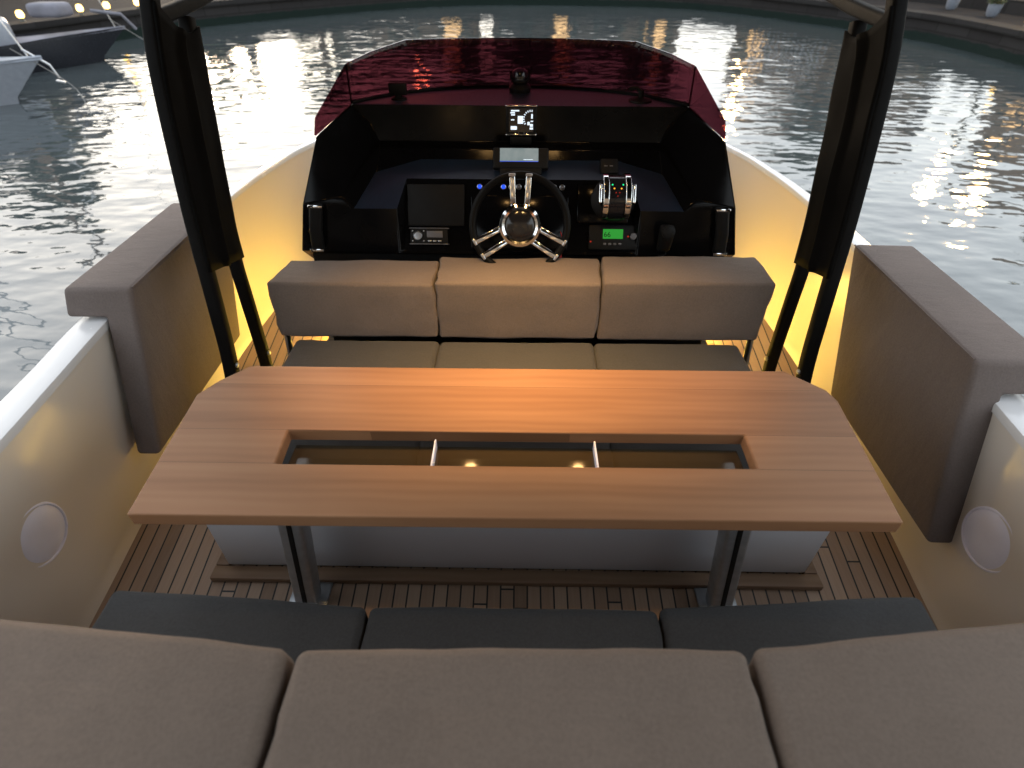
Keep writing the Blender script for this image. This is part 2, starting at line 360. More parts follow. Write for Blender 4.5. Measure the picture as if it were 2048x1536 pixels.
def cushion(cn, rad=.03, puff=.012, seed=0, wrinkle=.003, step=.045, pleat=()):
    """rounded, slightly puffed cushion filling the hexahedron cn[i][j][k] (i along x, j along y, k along z)"""
    cn = [[[Vector(cn[i][j][k]) for k in (0, 1)] for j in (0, 1)] for i in (0, 1)]
    L = [0, 0, 0]
    for a in (0, 1):
        for b in (0, 1):
            L[0] += (cn[1][a][b]-cn[0][a][b]).length/4; L[1] += (cn[a][1][b]-cn[a][0][b]).length/4; L[2] += (cn[a][b][1]-cn[a][b][0]).length/4
    rad = min(rad, min(L)*.48)
    def coords(l):
        s = 4; e = [rad-rad*math.tan(R(45*(1-k/s))) for k in range(s+1)]
        nmid = max(1, round((l-2*rad)/step)); mid = [rad+(l-2*rad)*k/nmid for k in range(1, nmid)]
        return e + mid + [l-x for x in e[::-1]]
    A = [coords(l) for l in L]; bm = bmesh.new()
    for ax in range(3):
        a1, a2 = [k for k in range(3) if k != ax]
        for end in (0, L[ax]):
            g = []
            for x in A[a1]:
                row = []
                for y in A[a2]:
                    p = [0, 0, 0]; p[ax] = end; p[a1] = x; p[a2] = y
                    qv = Vector([min(max(p[k], rad), L[k]-rad) for k in range(3)]); d = Vector(p)-qv
                    pp = qv + d.normalized()*rad if d.length > 1e-9 else Vector(p)
                    row.append(bm.verts.new(pp))
                g.append(row)
            for i in range(len(g)-1):
                for j in range(len(g[0])-1): bm.faces.new((g[i][j], g[i+1][j], g[i+1][j+1], g[i][j+1]))
    bmesh.ops.remove_doubles(bm, verts=bm.verts[:], dist=1e-5)
    bmesh.ops.recalc_face_normals(bm, faces=bm.faces[:]); bm.normal_update()
    nr = {v: v.normal.copy() for v in bm.verts}
    for v in bm.verts:
        s = [v.co[k]/L[k] for k in range(3)]; n = nr[v]; w = 0
        for ax in range(3):
            a1, a2 = [k for k in range(3) if k != ax]
            w += abs(n[ax])**2*(1-(2*s[a1]-1)**4)*(1-(2*s[a2]-1)**4)*min(1, L[a1]*L[a2]/.03)
        off = puff*w
        q_ = v.co*5+Vector((seed*3.1, seed, 0))
        off += wrinkle*(noise.noise(q_)+.5*noise.noise(q_*2.3))
        ed = min(s[0], 1-s[0])*L[0]
        off += wrinkle*1.6*math.exp(-ed/.06)*noise.noise(Vector((v.co.x*4+seed, v.co.y*16+v.co.z*22, seed)))
        s0, s1, s2 = s
        base = lerp(lerp(lerp(cn[0][0][0], cn[1][0][0], s0), lerp(cn[0][1][0], cn[1][1][0], s0), s1), lerp(lerp(cn[0][0][1], cn[1][0][1], s0), lerp(cn[0][1][1], cn[1][1][1], s0), s1), s2)
        v.co = base + n*off
    return bm
def hexa(x0, x1, y0, y1, z0, z1): return [[[(x, y, z) for z in (z0, z1)] for y in (y0, y1)] for x in (x0, x1)]
def text(name, s, size, mat, parent, origin, ex, ey):
    cu = bpy.data.curves.new(name, 'FONT'); cu.body = s; cu.size = size; cu.extrude = .0004; cu.materials.append(mat)
    o = bpy.data.objects.new(name, cu); C.objects.link(o); ex, ey = Vector(ex), Vector(ey); ez = ex.cross(ey)
    mt = Matrix((ex, ey, ez)).transposed().to_4x4(); mt.translation = Vector(origin)-WL[parent.name]
    bpy.context.view_layer.update(); me = bpy.data.meshes.new_from_object(o.evaluated_get(bpy.context.evaluated_depsgraph_get())); me.transform(mt)
    bpy.data.objects.remove(o); o = bpy.data.objects.new(name, me); C.objects.link(o); o.parent = parent; return o

# ------------------------------------------------------------------ setting: water, quay, promenade
WZ = -.5
bm = bmesh.new(); bmesh.ops.create_grid(bm, x_segments=2, y_segments=2, size=150); bm.transform(Matrix.Translation((0, 0, WZ)))
tag(obj('water', bm, M['water']), 'dark rippled harbour water reflecting the evening sky', 'water', kind='structure')
quay = [(-24, -7), (-20, -7), (-17.5, -3), (-15.6, 3), (-14.2, 8), (-12.7, 12.4), (-11.5, 15), (-10.7, 17.2), (-9.6, 19.6), (-6.1, 23.4), (-3, 25.6), (0, 26.2), (3.4, 26), (6.8, 24.9), (9.2, 21.6), (10.8, 18.5), (11.25, 16.8), (11.4, 14.2), (11.7, 8), (12, -3), (14, -7), (20, -7)]
qp = [Vector((x, y, 0)) for x, y in quay]
qs = catmull(qp, 5)
QZ = .12
def strip_uv(name, pts, prof, mat, **kw):
    """loft prof (outward offset, z) along the plan polyline, UV in metres"""
    bm = bmesh.new(); uvl = bm.loops.layers.uv.new('UVMap'); rows = []; s = 0; ss = []
    for i, p in enumerate(pts):
        tg = (pts[min(i+1, len(pts)-1)]-pts[max(i-1, 0)]).normalized(); nn = Vector((-tg.y, tg.x, 0))
        if i: s += (pts[i]-pts[i-1]).length
        ss.append(s); rows.append([bm.verts.new(p+nn*o_+V(0, 0, z)) for o_, z in prof])
    vv = [0]
    for a, b in zip(prof, prof[1:]): vv.append(vv[-1]+math.hypot(b[0]-a[0], b[1]-a[1]))
    for i in range(len(pts)-1):
        for k in range(len(prof)-1):
            fc = bm.faces.new((rows[i][k], rows[i+1][k], rows[i+1][k+1], rows[i][k+1]))
            for lp, (a, b) in zip(fc.loops, ((i, k), (i+1, k), (i+1, k+1), (i, k+1))): lp[uvl].uv = (ss[a], vv[b])
    bmesh.ops.recalc_face_normals(bm, faces=bm.faces[:])
    return obj(name, bm, mat, smooth=False, **kw)
w = strip_uv('quay_wall', qs, [(0, -1.2), (0.02, QZ-.13), (-.05, QZ-.13), (-.05, QZ), (.55, QZ), (.55, QZ-.3)], M['stone'])
tag(w, 'low weathered stone quay wall curving round the harbour basin', 'quay wall')
# promenade: one sheet from the quay edge outwards
po = []
for p in qs:
    d = Vector((p.x, p.y-2, 0)).normalized(); po.append(Vector((0, 2, 0))+d*140)
bm = polys([(qs[i]+V(0, 0, QZ-.004), qs[i+1]+V(0, 0, QZ-.004), po[i+1]+V(0, 0, QZ-.004), po[i]+V(0, 0, QZ-.004)) for i in range(len(qs)-1)])
for v in bm.verts:
    if (v.co-V(0, 2, v.co.z)).length < 60:
        pass
tag(obj('promenade', bm, M['paving']), 'grey paved promenade behind the quay wall', 'promenade', kind='structure')
# raised kerb wall behind the right-hand quay
stp = catmull([V(8.6, 27.5, 0), V(12.0, 22.2, 0), V(13.1, 18.8, 0), V(13.5, 15, 0), V(13.7, 6, 0)], 6)
tag(strip_uv('garden_wall', stp, [(0, QZ-.05), (0, QZ+.30), (.35, QZ+.30), (.35, QZ-.05)], M['stone']), 'low stone garden wall along the promenade above the right-hand quay', 'wall')

# ------------------------------------------------------------------ the boat hull
ST = [(-1.2, 1.36, 1.42, 1.54, .72), (0, 1.44, 1.47, 1.59, .735), (.95, 1.515, 1.50, 1.625, .74), (1.4, 1.56, 1.535, 1.65, .74), (1.75, 1.585, 1.56, 1.675, .745),
      (2.45, 1.60, 1.585, 1.675, .755), (3.0, 1.575, 1.555, 1.625, .77), (3.4, 1.51, 1.495, 1.555, .78), (3.78, 1.41, 1.40, 1.45, .785), (4.4, 1.15, 1.13, 1.17, .785), (5.0, .74, .72, .76, .77), (5.35, .42, .4, .44, .75), (5.6, .06, .05, .09, .73)]
sts = []
for i in range(len(ST)-1):
    p = [Vector(ST[max(0, min(len(ST)-1, j))]) for j in (i-1, i, i+1, i+2)] if False else None
def cr(vals, n=5):
    out = []
    for i in range(len(vals)-1):
        p0, p1, p2, p3 = vals[max(i-1, 0)], vals[i], vals[i+1], vals[min(i+2, len(vals)-1)]
        for k in range(n):
            s = k/n; out.append(.5*(2*p1+(p2-p0)*s+(2*p0-5*p1+4*p2-p3)*s*s+(3*p1-p0-3*p2+p3)*s**3))
    return out+[vals[-1]]
cols = [cr([s[k] for s in ST]) for k in range(5)]; STN = list(zip(*cols))
def loft(rows, close=False):
    bm = bmesh.new(); g = [[bm.verts.new(p) for p in rw] for rw in rows]
    for A, B in zip(g, g[1:]):
        n = len(A)
        for k in range(n if close else n-1): bm.faces.new((A[k], A[(k+1) % n], B[(k+1) % n], B[k]))
    bmesh.ops.recalc_face_normals(bm, faces=bm.faces[:]); return bm
hull = thing('boat', 'cream open motorboat with teak deck seen from its stern', 'boat')
shell = []
for s in (-1, 1):
    rows = []
    for y, xf, gi, go, zg in STN:
        rows.append([V(s*gi, y, zg-.012), V(s*(gi+.004), y, zg-.06), V(s*(xf*.5+gi*.5+.004), y, .35), V(s*xf, y, .05), V(s*(xf-.012), y, .012), V(s*(xf-.03), y, -.02)])
    shell.append(loft(rows))
    rows = []
    for y, xf, gi, go, zg in STN:
        rows.append([V(s*(go-.006), y, zg-.02), V(s*(go+.0), y, zg-.06), V(s*(go-.02), y, .2), V(s*max(go-.12, .01), y, -.35), V(s*max(go-.35, .005), y, -.8)])
    shell.append(loft(rows))
shell.append(polys([[V(-1.44, -1.2, -.6), V(1.44, -1.2, -.6), V(1.54, -1.2, .72), V(-1.54, -1.2, .72)]]))
obj('hull_shell', shell, M['gelcoat'], hull)
for s in (-1, 1):
    rows = []
    for y, xf, gi, go, zg in STN:
        b = min(.012, (go-gi)*.3)
        rows.append([V(s*(gi-.004), y, zg-.03), V(s*(gi-.004), y, zg-b), V(s*(gi-.004+b*.3), y, zg-b*.3), V(s*(gi+b), y, zg), V(s*(go-b), y, zg-.004), V(s*(go-b*.3), y, zg-.004-b*.3), V(s*go, y, zg-.004-b), V(s*go, y, zg-.05)])
    obj('gunwale', loft(rows), M['white'], hull)
rows = [[V(-(xf-.02), y, 0), V(0, y, 0), V(xf-.02, y, 0)] for y, xf, gi, go, zg in STN if y < 4.2]
obj('deck', loft(rows), M['deck'], hull)
rows = [[V(-(gi-.003), y, zg-.07), V(0, y, zg-.045), V(gi-.003, y, zg-.07)] for y, xf, gi, go, zg in STN if y > 4.0]
obj('foredeck', loft(rows), M['white'], hull)
y0 = [q for q in STN if q[0] > 4.0][0]
obj('bulkhead', polys([[V(-y0[1], y0[0], 0), V(y0[1], y0[0], 0), V(y0[2]-.003, y0[0], y0[4]-.07), V(-y0[2]+.003, y0[0], y0[4]-.07)]]), M['gelcoat'], hull)

# ------------------------------------------------------------------ speakers on the side walls
for s, lab in ((-1, 'round white speaker in the cream side wall left of the table'), (1, 'round white speaker in the cream side wall right of the table')):
    c = V(s*1.528, 1.022 if s < 0 else 1.056, .395)
    sp = thing('speaker', lab, 'speaker', c, 'round wall speakers')
    ax = V(-s, 0, .01)
    obj('trim_ring', lathe([(.106, -.015), (.105, .010), (.102, .015), (.098, .016), (.095, .013), (.094, 0)], c, ax, 48), M['grille'], sp)
    obj('grille', lathe([(.0955, .011), (.08, .018), (.05, .023), (0, .025)], c, ax, 40), M['grille'], sp)

# ------------------------------------------------------------------ dining table
TZ = .72
tb = thing('dining_table', 'long teak cockpit table with clipped far corners and a sunken glass tray', 'table', (0, 1.2, 0))
tout = [(-1.012, .868), (1.006, .876), (1.045, 1.35), (1.03, 1.405), (.925, 1.505), (-.925, 1.500), (-1.0, 1.42), (-1.045, 1.345)]
hin = [(-.685, 1.05), (.685, 1.055), (.69, 1.19), (-.692, 1.185)]
def ringprism(outer, inner, z0, z1):
    """slab with a rectangular hole, split along the hole's corners"""
    faces = []
    o = [V(x, y, 0) for x, y in outer]; i_ = [V(x, y, 0) for x, y in inner]
    groups = [[o[0], o[1], i_[1], i_[0]], [o[1], o[2], o[3], i_[2], i_[1]], [o[3], o[4], o[5], o[6], i_[3], i_[2]], [o[6], o[7], o[0], i_[0], i_[3]]]
    for z in (z0, z1):
        for g in groups: faces.append([p+V(0, 0, z) for p in g])
    for P in (o, i_):
        for k in range(len(P)): a, b = P[k], P[(k+1) % len(P)]; faces.append([a+V(0, 0, z0), b+V(0, 0, z0), b+V(0, 0, z1), a+V(0, 0, z1)])
    return polys(faces)
obj('tabletop', ringprism(tout, hin, TZ-.045, TZ), M['teak'], tb, bev=.006, seg=3)
obj('glass_tray', box(-.682, .682, 1.054, 1.184, TZ-.07, TZ-.064, 0), M['glass'], tb, smooth=False)
obj('tray_rail', tube([V(-.68, 1.085, TZ-.052), V(.68, 1.09, TZ-.052)], .004, 8), M['brass'], tb)
for x in (-.245, .24): obj('divider', box(x-.0025, x+.0025, 1.056, 1.18, TZ-.063, TZ-.026, .001), M['grille'], tb)
for x in (-.747, .74):
    lg = obj('leg', sweep([V(x, 1.03, 0.012), V(x*.885, 1.03, TZ-.045)], rrect(.075, .075, .012), V(1, 0, 0)), M['dark_steel'], tb)
    obj('groove', sweep([V(x*.995, .992, .03), V(x*.888, .992, TZ-.06)], rrect(.016, .004, .001), V(1, 0, 0)), M['rubber'], lg)
    obj('foot_plate', box(x-.07, x+.07, .96, 1.1, 0.001, .012, .003), M['dark_steel'], lg)
    obj('cross_arm', box(x*.885-.04, x*.885+.04, .92, 1.04, TZ-.075, TZ-.046, .003), M['dark_steel'], lg)

# ------------------------------------------------------------------ forward bench (faces the table)
fb = thing('bench', 'white box bench with teak plinth under the far row of cushions', 'bench', (0, 1.6, 0))
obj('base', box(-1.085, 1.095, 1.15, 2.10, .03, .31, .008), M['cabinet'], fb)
obj('plinth', [box(-1.135, 1.145, 1.095, 1.149, .004, .03, .004), box(-1.135, -1.086, 1.151, 2.1, .004, .03, .004), box(1.096, 1.145, 1.151, 2.1, .004, .03, .004)], M['teak_trim'], fb)
obj('seat_board', box(-1.06, 1.07, 1.17, 2.08, .311, .335, .004), M['teak_trim'], fb)
for s in (-1, 1):
    x = .005+s*1.075
    obj('backrest_post', sweep(catmull([V(x, 2.02, .1), V(x, 2.08, .34), V(x, 2.12, .50), V(x, 2.16, .66)], 4), rrect(.012, .05, .004), V(1, 0, 0)), M['steel'], fb)
    ld = box(s*1.092+.005-.004, s*1.092+.005+.004, 1.62, 2.06, .10, .11, .001)
    obj('light_strip', ld, M['led_low'], fb)
obj('backboard', box(-1.03, 1.04, 2.135, 2.165, .50, .70, .004), M['teak_trim'], fb)
for i, (x0, x1, lab) in enumerate(((-1.0, -.353, 'dark grey seat cushion left of the middle one on the far bench behind the table'), (-.347, .342, 'dark grey middle seat cushion of the far bench behind the table'), (.348, .995, 'dark grey seat cushion right of the middle one on the far bench behind the table'))):
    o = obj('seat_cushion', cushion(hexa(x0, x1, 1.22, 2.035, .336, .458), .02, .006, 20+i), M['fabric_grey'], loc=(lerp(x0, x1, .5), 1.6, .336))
    tag(o, lab, 'cushion', 'seat cushions on the far bench')
bk = [(-1.062, -1.068, -.353, -1.035, -.357, .745, 2.27, 'taupe backrest bolster on the far bench, the one at the left end'), (-.347, -.347, .352, -.35, .37, .755, 2.29, 'taupe backrest bolster in the middle of the far bench, just below the steering wheel'),
      (.358, .358, 1.075, .378, 1.075, .765, 2.30, 'creased taupe backrest bolster on the far bench, the one at the right end')]
for i, (xb, xa, x1, xt, xt1, zt, yb, lab) in enumerate(bk):
    cn = [[[(xa, 2.03, .468), (xb, 2.03, zt)], [(xt, yb-.02, .50), (xt, yb, zt-.015)]], [[(x1, 2.03, .472), (x1, 2.03, zt)], [(xt1, yb-.02, .5), (xt1, yb, zt-.01)]]]
    o = obj('backrest_cushion', cushion(cn, .014, .003, 40+i, .006), M['fabric'], loc=(lerp(xa, x1, .5), 2.15, .485))
    tag(o, lab, 'cushion', 'backrest cushions on the far bench')

# ------------------------------------------------------------------ aft bench (nearest the camera)
ab = thing('bench', 'teak topped aft bench under the nearest row of cushions', 'bench', (0, .3, 0))
obj('seat_board', box(-1.2, 1.2, .02, .74, .28, .32, .006), M['teak_trim'], ab)
obj('base', box(-1.12, 1.12, .1, .70, .004, .28, .006), M['white'], ab)
obj('back_box', box(-1.33, 1.33, -1.0, .2, .004, .70, .01), M['white'], ab)
bp_ = [(-1.36, .53), (-.96, .492), (-.41, .452), (0, .446), (.42, .456), (.96, .52), (1.36, .56), (1.36, -.9), (-1.36, -.9)]
obj('backrest_board', prism(bp_, .701, .755, .006), M['teak_trim'], ab)
for i, (x0, x1, ya, yb, lab) in enumerate(((-1.14, -.409, .815, .775, 'dark grey seat cushion at the left side wall, on the bench nearest the camera'), (-.401, .398, .775, .778, 'dark grey middle seat cushion of the bench nearest the camera'), (.406, 1.15, .783, .83, 'dark grey seat cushion at the right side wall, on the bench nearest the camera'))):
    cn = [[[(x0, .1, .325), (x0, .1, .45)], [(x0, ya, .325), (x0, ya, .45)]], [[(x1, .1, .325), (x1, .1, .45)], [(x1, yb, .325), (x1, yb, .45)]]]
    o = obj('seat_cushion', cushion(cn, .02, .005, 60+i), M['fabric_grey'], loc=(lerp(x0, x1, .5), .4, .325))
    tag(o, lab, 'cushion', 'seat cushions on the near bench')
nb = [(-1.32, -.408, -.395, .525, .458, 'big taupe back cushion in the near row, cut off by the lower left corner'), (-.392, .422, .395, .455, .466, 'big taupe middle back cushion of the near row, at the bottom of the picture'), (.436, 1.34, .41, .468, .56, 'big taupe back cushion in the near row, cut off by the lower right corner')]
for i, (x0, x1, xa, ya, yb, lab) in enumerate(nb):
    x0a, x1a = (x0, -.388) if i == 0 else ((-.374, .398) if i == 1 else (.412, x1))
    cn = [[[(x0a, -.35, .756), (x0a, -.35, .9)], [(x0, ya, .756), (x0, ya, .9)]], [[(x1a, -.35, .756), (x1a, -.35, .9)], [(x1, yb, .756), (x1, yb, .9)]]]
    o = obj('backrest_cushion', cushion(cn, .021, .005, 80+i, .004, .03), M['fabric'], loc=(lerp(x0, x1, .5), 0, .756))
    tag(o, lab, 'cushion', 'back cushions of the near row')

# ------------------------------------------------------------------ side bolsters over the gunwales
def bolster(s, yt0, yt1, yb0, yb1, lab):
    """saddle cushion: inside flap, top and outside lip; s = side"""
    b = thing('side_bolster', lab, 'cushion', (s*1.45, (yt0+yt1)/2, .75), 'padded bolsters over the side walls')
    prof = [(1.445, .24), (1.43, .865), (1.69, .86), (1.70, .757), (1.55, .757), (1.54, .24)]
    def sh(z): return (z-.24)/.625
    rows = []
    for k in range(15):
        tt = k/14; rows.append([V(s*o_, lerp(lerp(yb0, yt0, sh(z)), lerp(yb1, yt1, sh(z)), tt), z) for o_, z in prof])
    bm_ = loft(rows, True); bm_.verts.ensure_lookup_table(); n_ = len(bm_.verts)
    bm_.faces.new([bm_.verts[i] for i in range(6)]); bm_.faces.new([bm_.verts[i] for i in range(n_-6, n_)]); bmesh.ops.recalc_face_normals(bm_, faces=bm_.faces[:])
    bmesh.ops.bevel(bm_, geom=[e for e in bm_.edges if len(e.link_faces) == 2 and e.calc_face_angle() > R(25)], offset=.018, segments=4, profile=.5, affect='EDGES')
    for v in bm_.verts: v.co += V(-s, 0, .6)*(.0035*noise.noise(v.co*6))
    obj('pad', bm_, M['bolster'], b, sharp=80)
    pt = [V(s*(1.434), lerp(yt0+.012, yt1-.012, k/12), .861) for k in range(13)]
    obj('piping', tube(pt, .0035, 6), M['bolster'], b)
bolster(-1, 1.77, 2.60, 1.51, 2.36, 'taupe padded bolster over the left side wall, in front of the water')
bolster(1, 1.38, 2.21, 1.14, 1.94, 'taupe padded bolster over the right side wall, reaching past the table')

# ------------------------------------------------------------------ hardtop on two leg frames
ht = thing('hardtop', 'black hardtop on curved side legs with cloth panels between them', 'boat roof', (0, 2.2, 0))
for s in (-1, 1):
    x = s*1.215
    rear = catmull([V(x+s*.03, 1.73, .004), V(x+s*.01, 1.845, .45), V(x, 1.88, .68), V(x, 1.915, .86), V(x, 1.97, 1.12), V(x, 2.075, 1.5), V(x, 2.165, 1.70), V(x, 2.32, 1.98), V(x, 2.5, 2.2)], 6)
    front = catmull([V(x+s*.03, 2.09, .004), V(x+s*.01, 2.115, .26), V(x, 2.125, .6), V(x, 2.14, .8), V(x, 2.19, 1.05), V(x, 2.285, 1.36), V(x, 2.345, 1.56), V(x, 2.37, 1.64)], 6)
    strut = catmull([V(x, 2.165, 1.66), V(x, 2.37, 1.672), V(x, 2.6, 1.695), V(x, 3.0, 1.76), V(x, 3.35, 1.93), V(x, 3.55, 2.2)], 6)
    obj('leg', sweep(rear, rrect(.05, .054, .012), V(1, 0, 0)), M['spar'], ht)
    obj('leg', sweep(front, rrect(.05, .048, .012), V(1, 0, 0)), M['spar'], ht)
    obj('strut', sweep(strut, rrect(.045, .045, .012), V(1, 0, 0)), M['spar'], ht)
    for zz, pth in ((.42, rear), (.3, front)):
        p_ = [q for q in pth if q.z >= zz][0]; obj('bolt', lathe([(.011, 0), (.011, .006), (.008, .009), (0, .009)], p_+V(-s*.025, 0, 0), V(-s, 0, 0), 12), M['steel'], ht)
    # cloth panel between the two legs
    rows = []
    N = 22
    def at(path, z):
        for a, b in zip(path, path[1:]):
            if a.z <= z <= b.z: return lerp(a, b, (z-a.z)/(b.z-a.z))
        return path[-1]
    for k in range(N+1):
        tt = k/N; a = at(rear, lerp(.86, 1.70, tt)); b = at(front, lerp(.80, 1.62, tt)); d_ = (b-a).normalized()*.024; a = a-d_; b = b+d_; row = []
        for j in range(25):
            q_ = j/24; p = lerp(a, b, q_)
            if k >= N-2: p.z -= (.012, .03, .05)[k-N+2]*math.sin(math.pi*q_)
            fold = .018*math.exp(-((q_-.45)/.06)**2) + .006*noise.noise(V(q_*3, tt*4, s))
            row.append(p+V(-s*(fold+.026), 0, 0))
        rows.append(row)
    obj('side_panel', loft(rows), M['panel'], ht, solid=.012)
    obj('foot', box(x+s*.03-.05, x+s*.03+.05, 1.6, 2.1, .001, .012, .004), M['spar'], ht)
roof = [(-1.2, -.9), (1.2, -.9), (1.4, -.6), (1.42, 3.1), (1.15, 3.7), (-1.15, 3.7), (-1.42, 3.1), (-1.4, -.6)]  # aft part lengthened out of view to shade the cockpit from the sky
obj('roof', prism(roof, 2.2, 2.27, .02), M['spar'], ht)
for x in (-.3, .42):
    d = obj('downlight', lathe([(.04, 0), (.045, -.006), (.036, -.008), (.034, -.003)], (x, 2.46, 2.2), n=24), M['chrome'], ht)
    obj('lens', lathe([(.034, -.004), (0, -.006)], (x, 2.46, 2.2), n=20), M['down'], d)
for x in (-.24, .26):
    d = obj('downlight', lathe([(.04, 0), (.045, -.006), (.036, -.008), (.034, -.003)], (x, 1.56, 2.2), n=24), M['chrome'], ht)
    obj('lens', lathe([(.034, -.004), (0, -.006)], (x, 1.56, 2.2), n=20), M['down'], d)
    ll = bpy.data.lights.new('downlight_beam', 'SPOT'); ll.energy = 11.5; ll.color = (1, .59, .21); ll.spot_size = R(62); ll.spot_blend = .8; ll.shadow_soft_size = .034
    lo_ = bpy.data.objects.new('downlight_beam', ll); C.objects.link(lo_); lo_.location = (x, 1.56, 2.19); lo_.rotation_euler = (R(5), 0, 0)

# ------------------------------------------------------------------ helm console
hc = thing('helm_console', 'glossy black helm console with wraparound red tinted windscreen', 'console', (0, 2.8, 0))
def mir(fc): return [V(-p[0], p[1], p[2]) for p in fc]
Ab, Am, At = (-1.05, 2.45, .685), (-1.0, 2.47, .905), (-.895, 2.55, 1.185)
Sh, RT, RB, BI = (-.83, 2.95, 1.213), (-.75, 2.941, 1.142), (-.82, 2.5, .932), (-.766, 2.48, .886)
FB, LE, RS, FL = (-.71, 2.93, 1.055), (-.69, 2.82, 1.055), (-.70, 2.72, .972), (-.485, 2.8, 1.01)
NL, NT_, BIb, NLb = (-.566, 2.48, .886), (-.528, 2.6, .985), (-.766, 2.43, .693), (-.566, 2.43, .693)
NLc = (-.545, 2.44, .695)
wbase = [(-.83, 2.97, 1.222), (-.7, 3.2, 1.205), (-.523, 3.36, 1.196), (-.27, 3.465, 1.192), (0, 3.5, 1.19)]
wb = wbase + [(-x, y, z) for x, y, z in wbase[-2::-1]]
half = [[Am, At, Sh, RT, RB], [Am, RB, BI], [Am, BI, BIb, Ab], [RT, RB, BI, RS, LE, FB], [BI, NL, NLb, BIb], [NL, NT_, NLc, NLb],
        [Ab, Am, (-.98, 3.2, .75), (-1.0, 3.2, .55), (-1.05, 2.6, .55)], [Am, At, (-.87, 2.95, 1.2), (-.98, 3.2, .75)], [Ab, (-1.05, 2.6, .55), (1.05, 2.6, .55), (1.05, 2.45, .685)] ,
        [At, Sh, (-.83, 2.97, 1.222), (-.87, 2.95, 1.2)]]
faces = []
for fc in half: faces += [[Vector(p) for p in fc], mir(fc)]
X = lambda p: (-p[0], p[1], p[2])
faces.append([Vector(p) for p in (Sh, X(Sh), X(RT), X(FB), FB, RT)])
faces.append([Vector(p) for p in (FB, X(FB), X(LE), LE)])
faces.append([Vector(p) for p in (LE, X(LE), X(RS), X(FL), FL, RS)])
faces.append([Vector(p) for p in (NLc, X(NLc), X(NLb), NLb)])
# outer front (towards the bow)
for a, b in zip(wb, wb[1:]): faces.append([Vector(a), Vector(b), V(b[0]*1.15, b[1]*.5+1.75+.15, .62), V(a[0]*1.15, a[1]*.5+1.75+.15, .62)])
obj('body', polys(faces), M['console'], hc, bev=.007, seg=2)
obj('dash_top', polys([[Vector(p) for p in (FL, X(FL), X(RS), X(BI), X(NL), X(NT_), NT_, NL, BI, RS)]]), M['satin'], hc, bev=.004)
obj('shelf', polys([[Vector(p) for p in ([(-.828, 2.952, 1.214)] + wb + [(.828, 2.952, 1.214)])]]), M['satin'], hc)
obj('instrument_panel', polys([[Vector(p) for p in (NT_, X(NT_), X(NLc), NLc)]]), M['console'], hc)
obj('pedestal', box(-1.02, 1.02, 2.48, 3.3, .09, .668, .02), M['rubber'], hc)
obj('plinth', box(-1.08, 1.08, 2.2, 3.35, .004, .089, .006), M['rubber'], hc)
for s in (-1, 1):
    obj('light_strip', box(s*1.085-.004, s*1.085+.004, 2.32, 3.3, .05, .066, .001), M['led'], hc)
# basis on the sloping instrument panel
PU = V(0, .483, .876); PN = V(0, -.876, .483); P0 = V(0, 2.44, .695); EX = V(1, 0, 0)
def pp(x, v, n=0): return P0 + EX*x + PU*v + PN*n
def plate(x0, x1, v0, v1, n0, n1, bev=.003): return obox(pp((x0+x1)/2, (v0+v1)/2, (n0+n1)/2), EX, PU, PN, x1-x0, v1-v0, n1-n0, bev)
gb = obj('dark_pocket_plate', plate(-.525, -.255, .115, .305, .001, .012, .006), M['rubber'], hc)  # flat black plate stands in for the dark hollow of the open pocket
obj('wheel_plate', plate(-.225, .235, .01, .255, .001, .022, .008), M['console'], hc)
obj('throttle_plate', plate(.275, .52, .135, .31, .001, .014, .008), M['console'], hc)
for s in (-1, 1):
    g = obj('grab_handle', sweep([V(s*.955, 2.425, .705), V(s*.948, 2.428, .8), V(s*.93, 2.445, .905)], rrect(.06, .03, .012), V(1, 0, 0)), M['rubber'], hc)
    obj('end_cap', obox((s*.957, 2.424, .704), EX, V(0, .2, .98), V(0, -.98, .2), .066, .014, .036, .004), M['chrome'], g)
    obj('end_cap', obox((s*.929, 2.444, .91), EX, V(0, .2, .98), V(0, -.98, .2), .066, .014, .036, .004), M['chrome'], g)
# windscreen
wt = [(-.785, 2.83, 1.418), (-.70, 2.95, 1.445), (-.555, 3.09, 1.474), (-.28, 3.115, 1.479), (0, 3.12, 1.48)]
wtp = wt + [(-x, y, z) for x, y, z in wt[-2::-1]]
def dense(P, n=4):
    out = []
    for i in range(len(P)-1):
        for k in range(n): out.append(lerp(Vector(P[i]), Vector(P[i+1]), k/n))
    return out+[Vector(P[-1])]
wbc = catmull(wb, 5); wtc = dense(wtp, 5)
ws = obj('windscreen', loft([[lerp(a, b, k/4) + PN*(.012*math.sin(math.pi*k/4)) for k in range(5)] for a, b in zip(wbc, wtc)]), M['tint'], hc, solid=.008, label='dark red tinted windscreen')
for s in (-1, 1):
    q_ = [V(s*.832, 2.965, 1.222), V(s*.788, 2.825, 1.416), V(s*.885, 2.56, 1.255), V(s*.898, 2.545, 1.188)]
    obj('side_pane', polys([q_]), M['tint'], hc, solid=.008, smooth=False)
    obj('pane_seam', tube([q_[0], q_[1]], .004, 8), M['rubber'], hc)
obj('base_seal', tube([p+V(0, -.006, .006) for p in wbc], .009, 8), M['rubber'], hc)

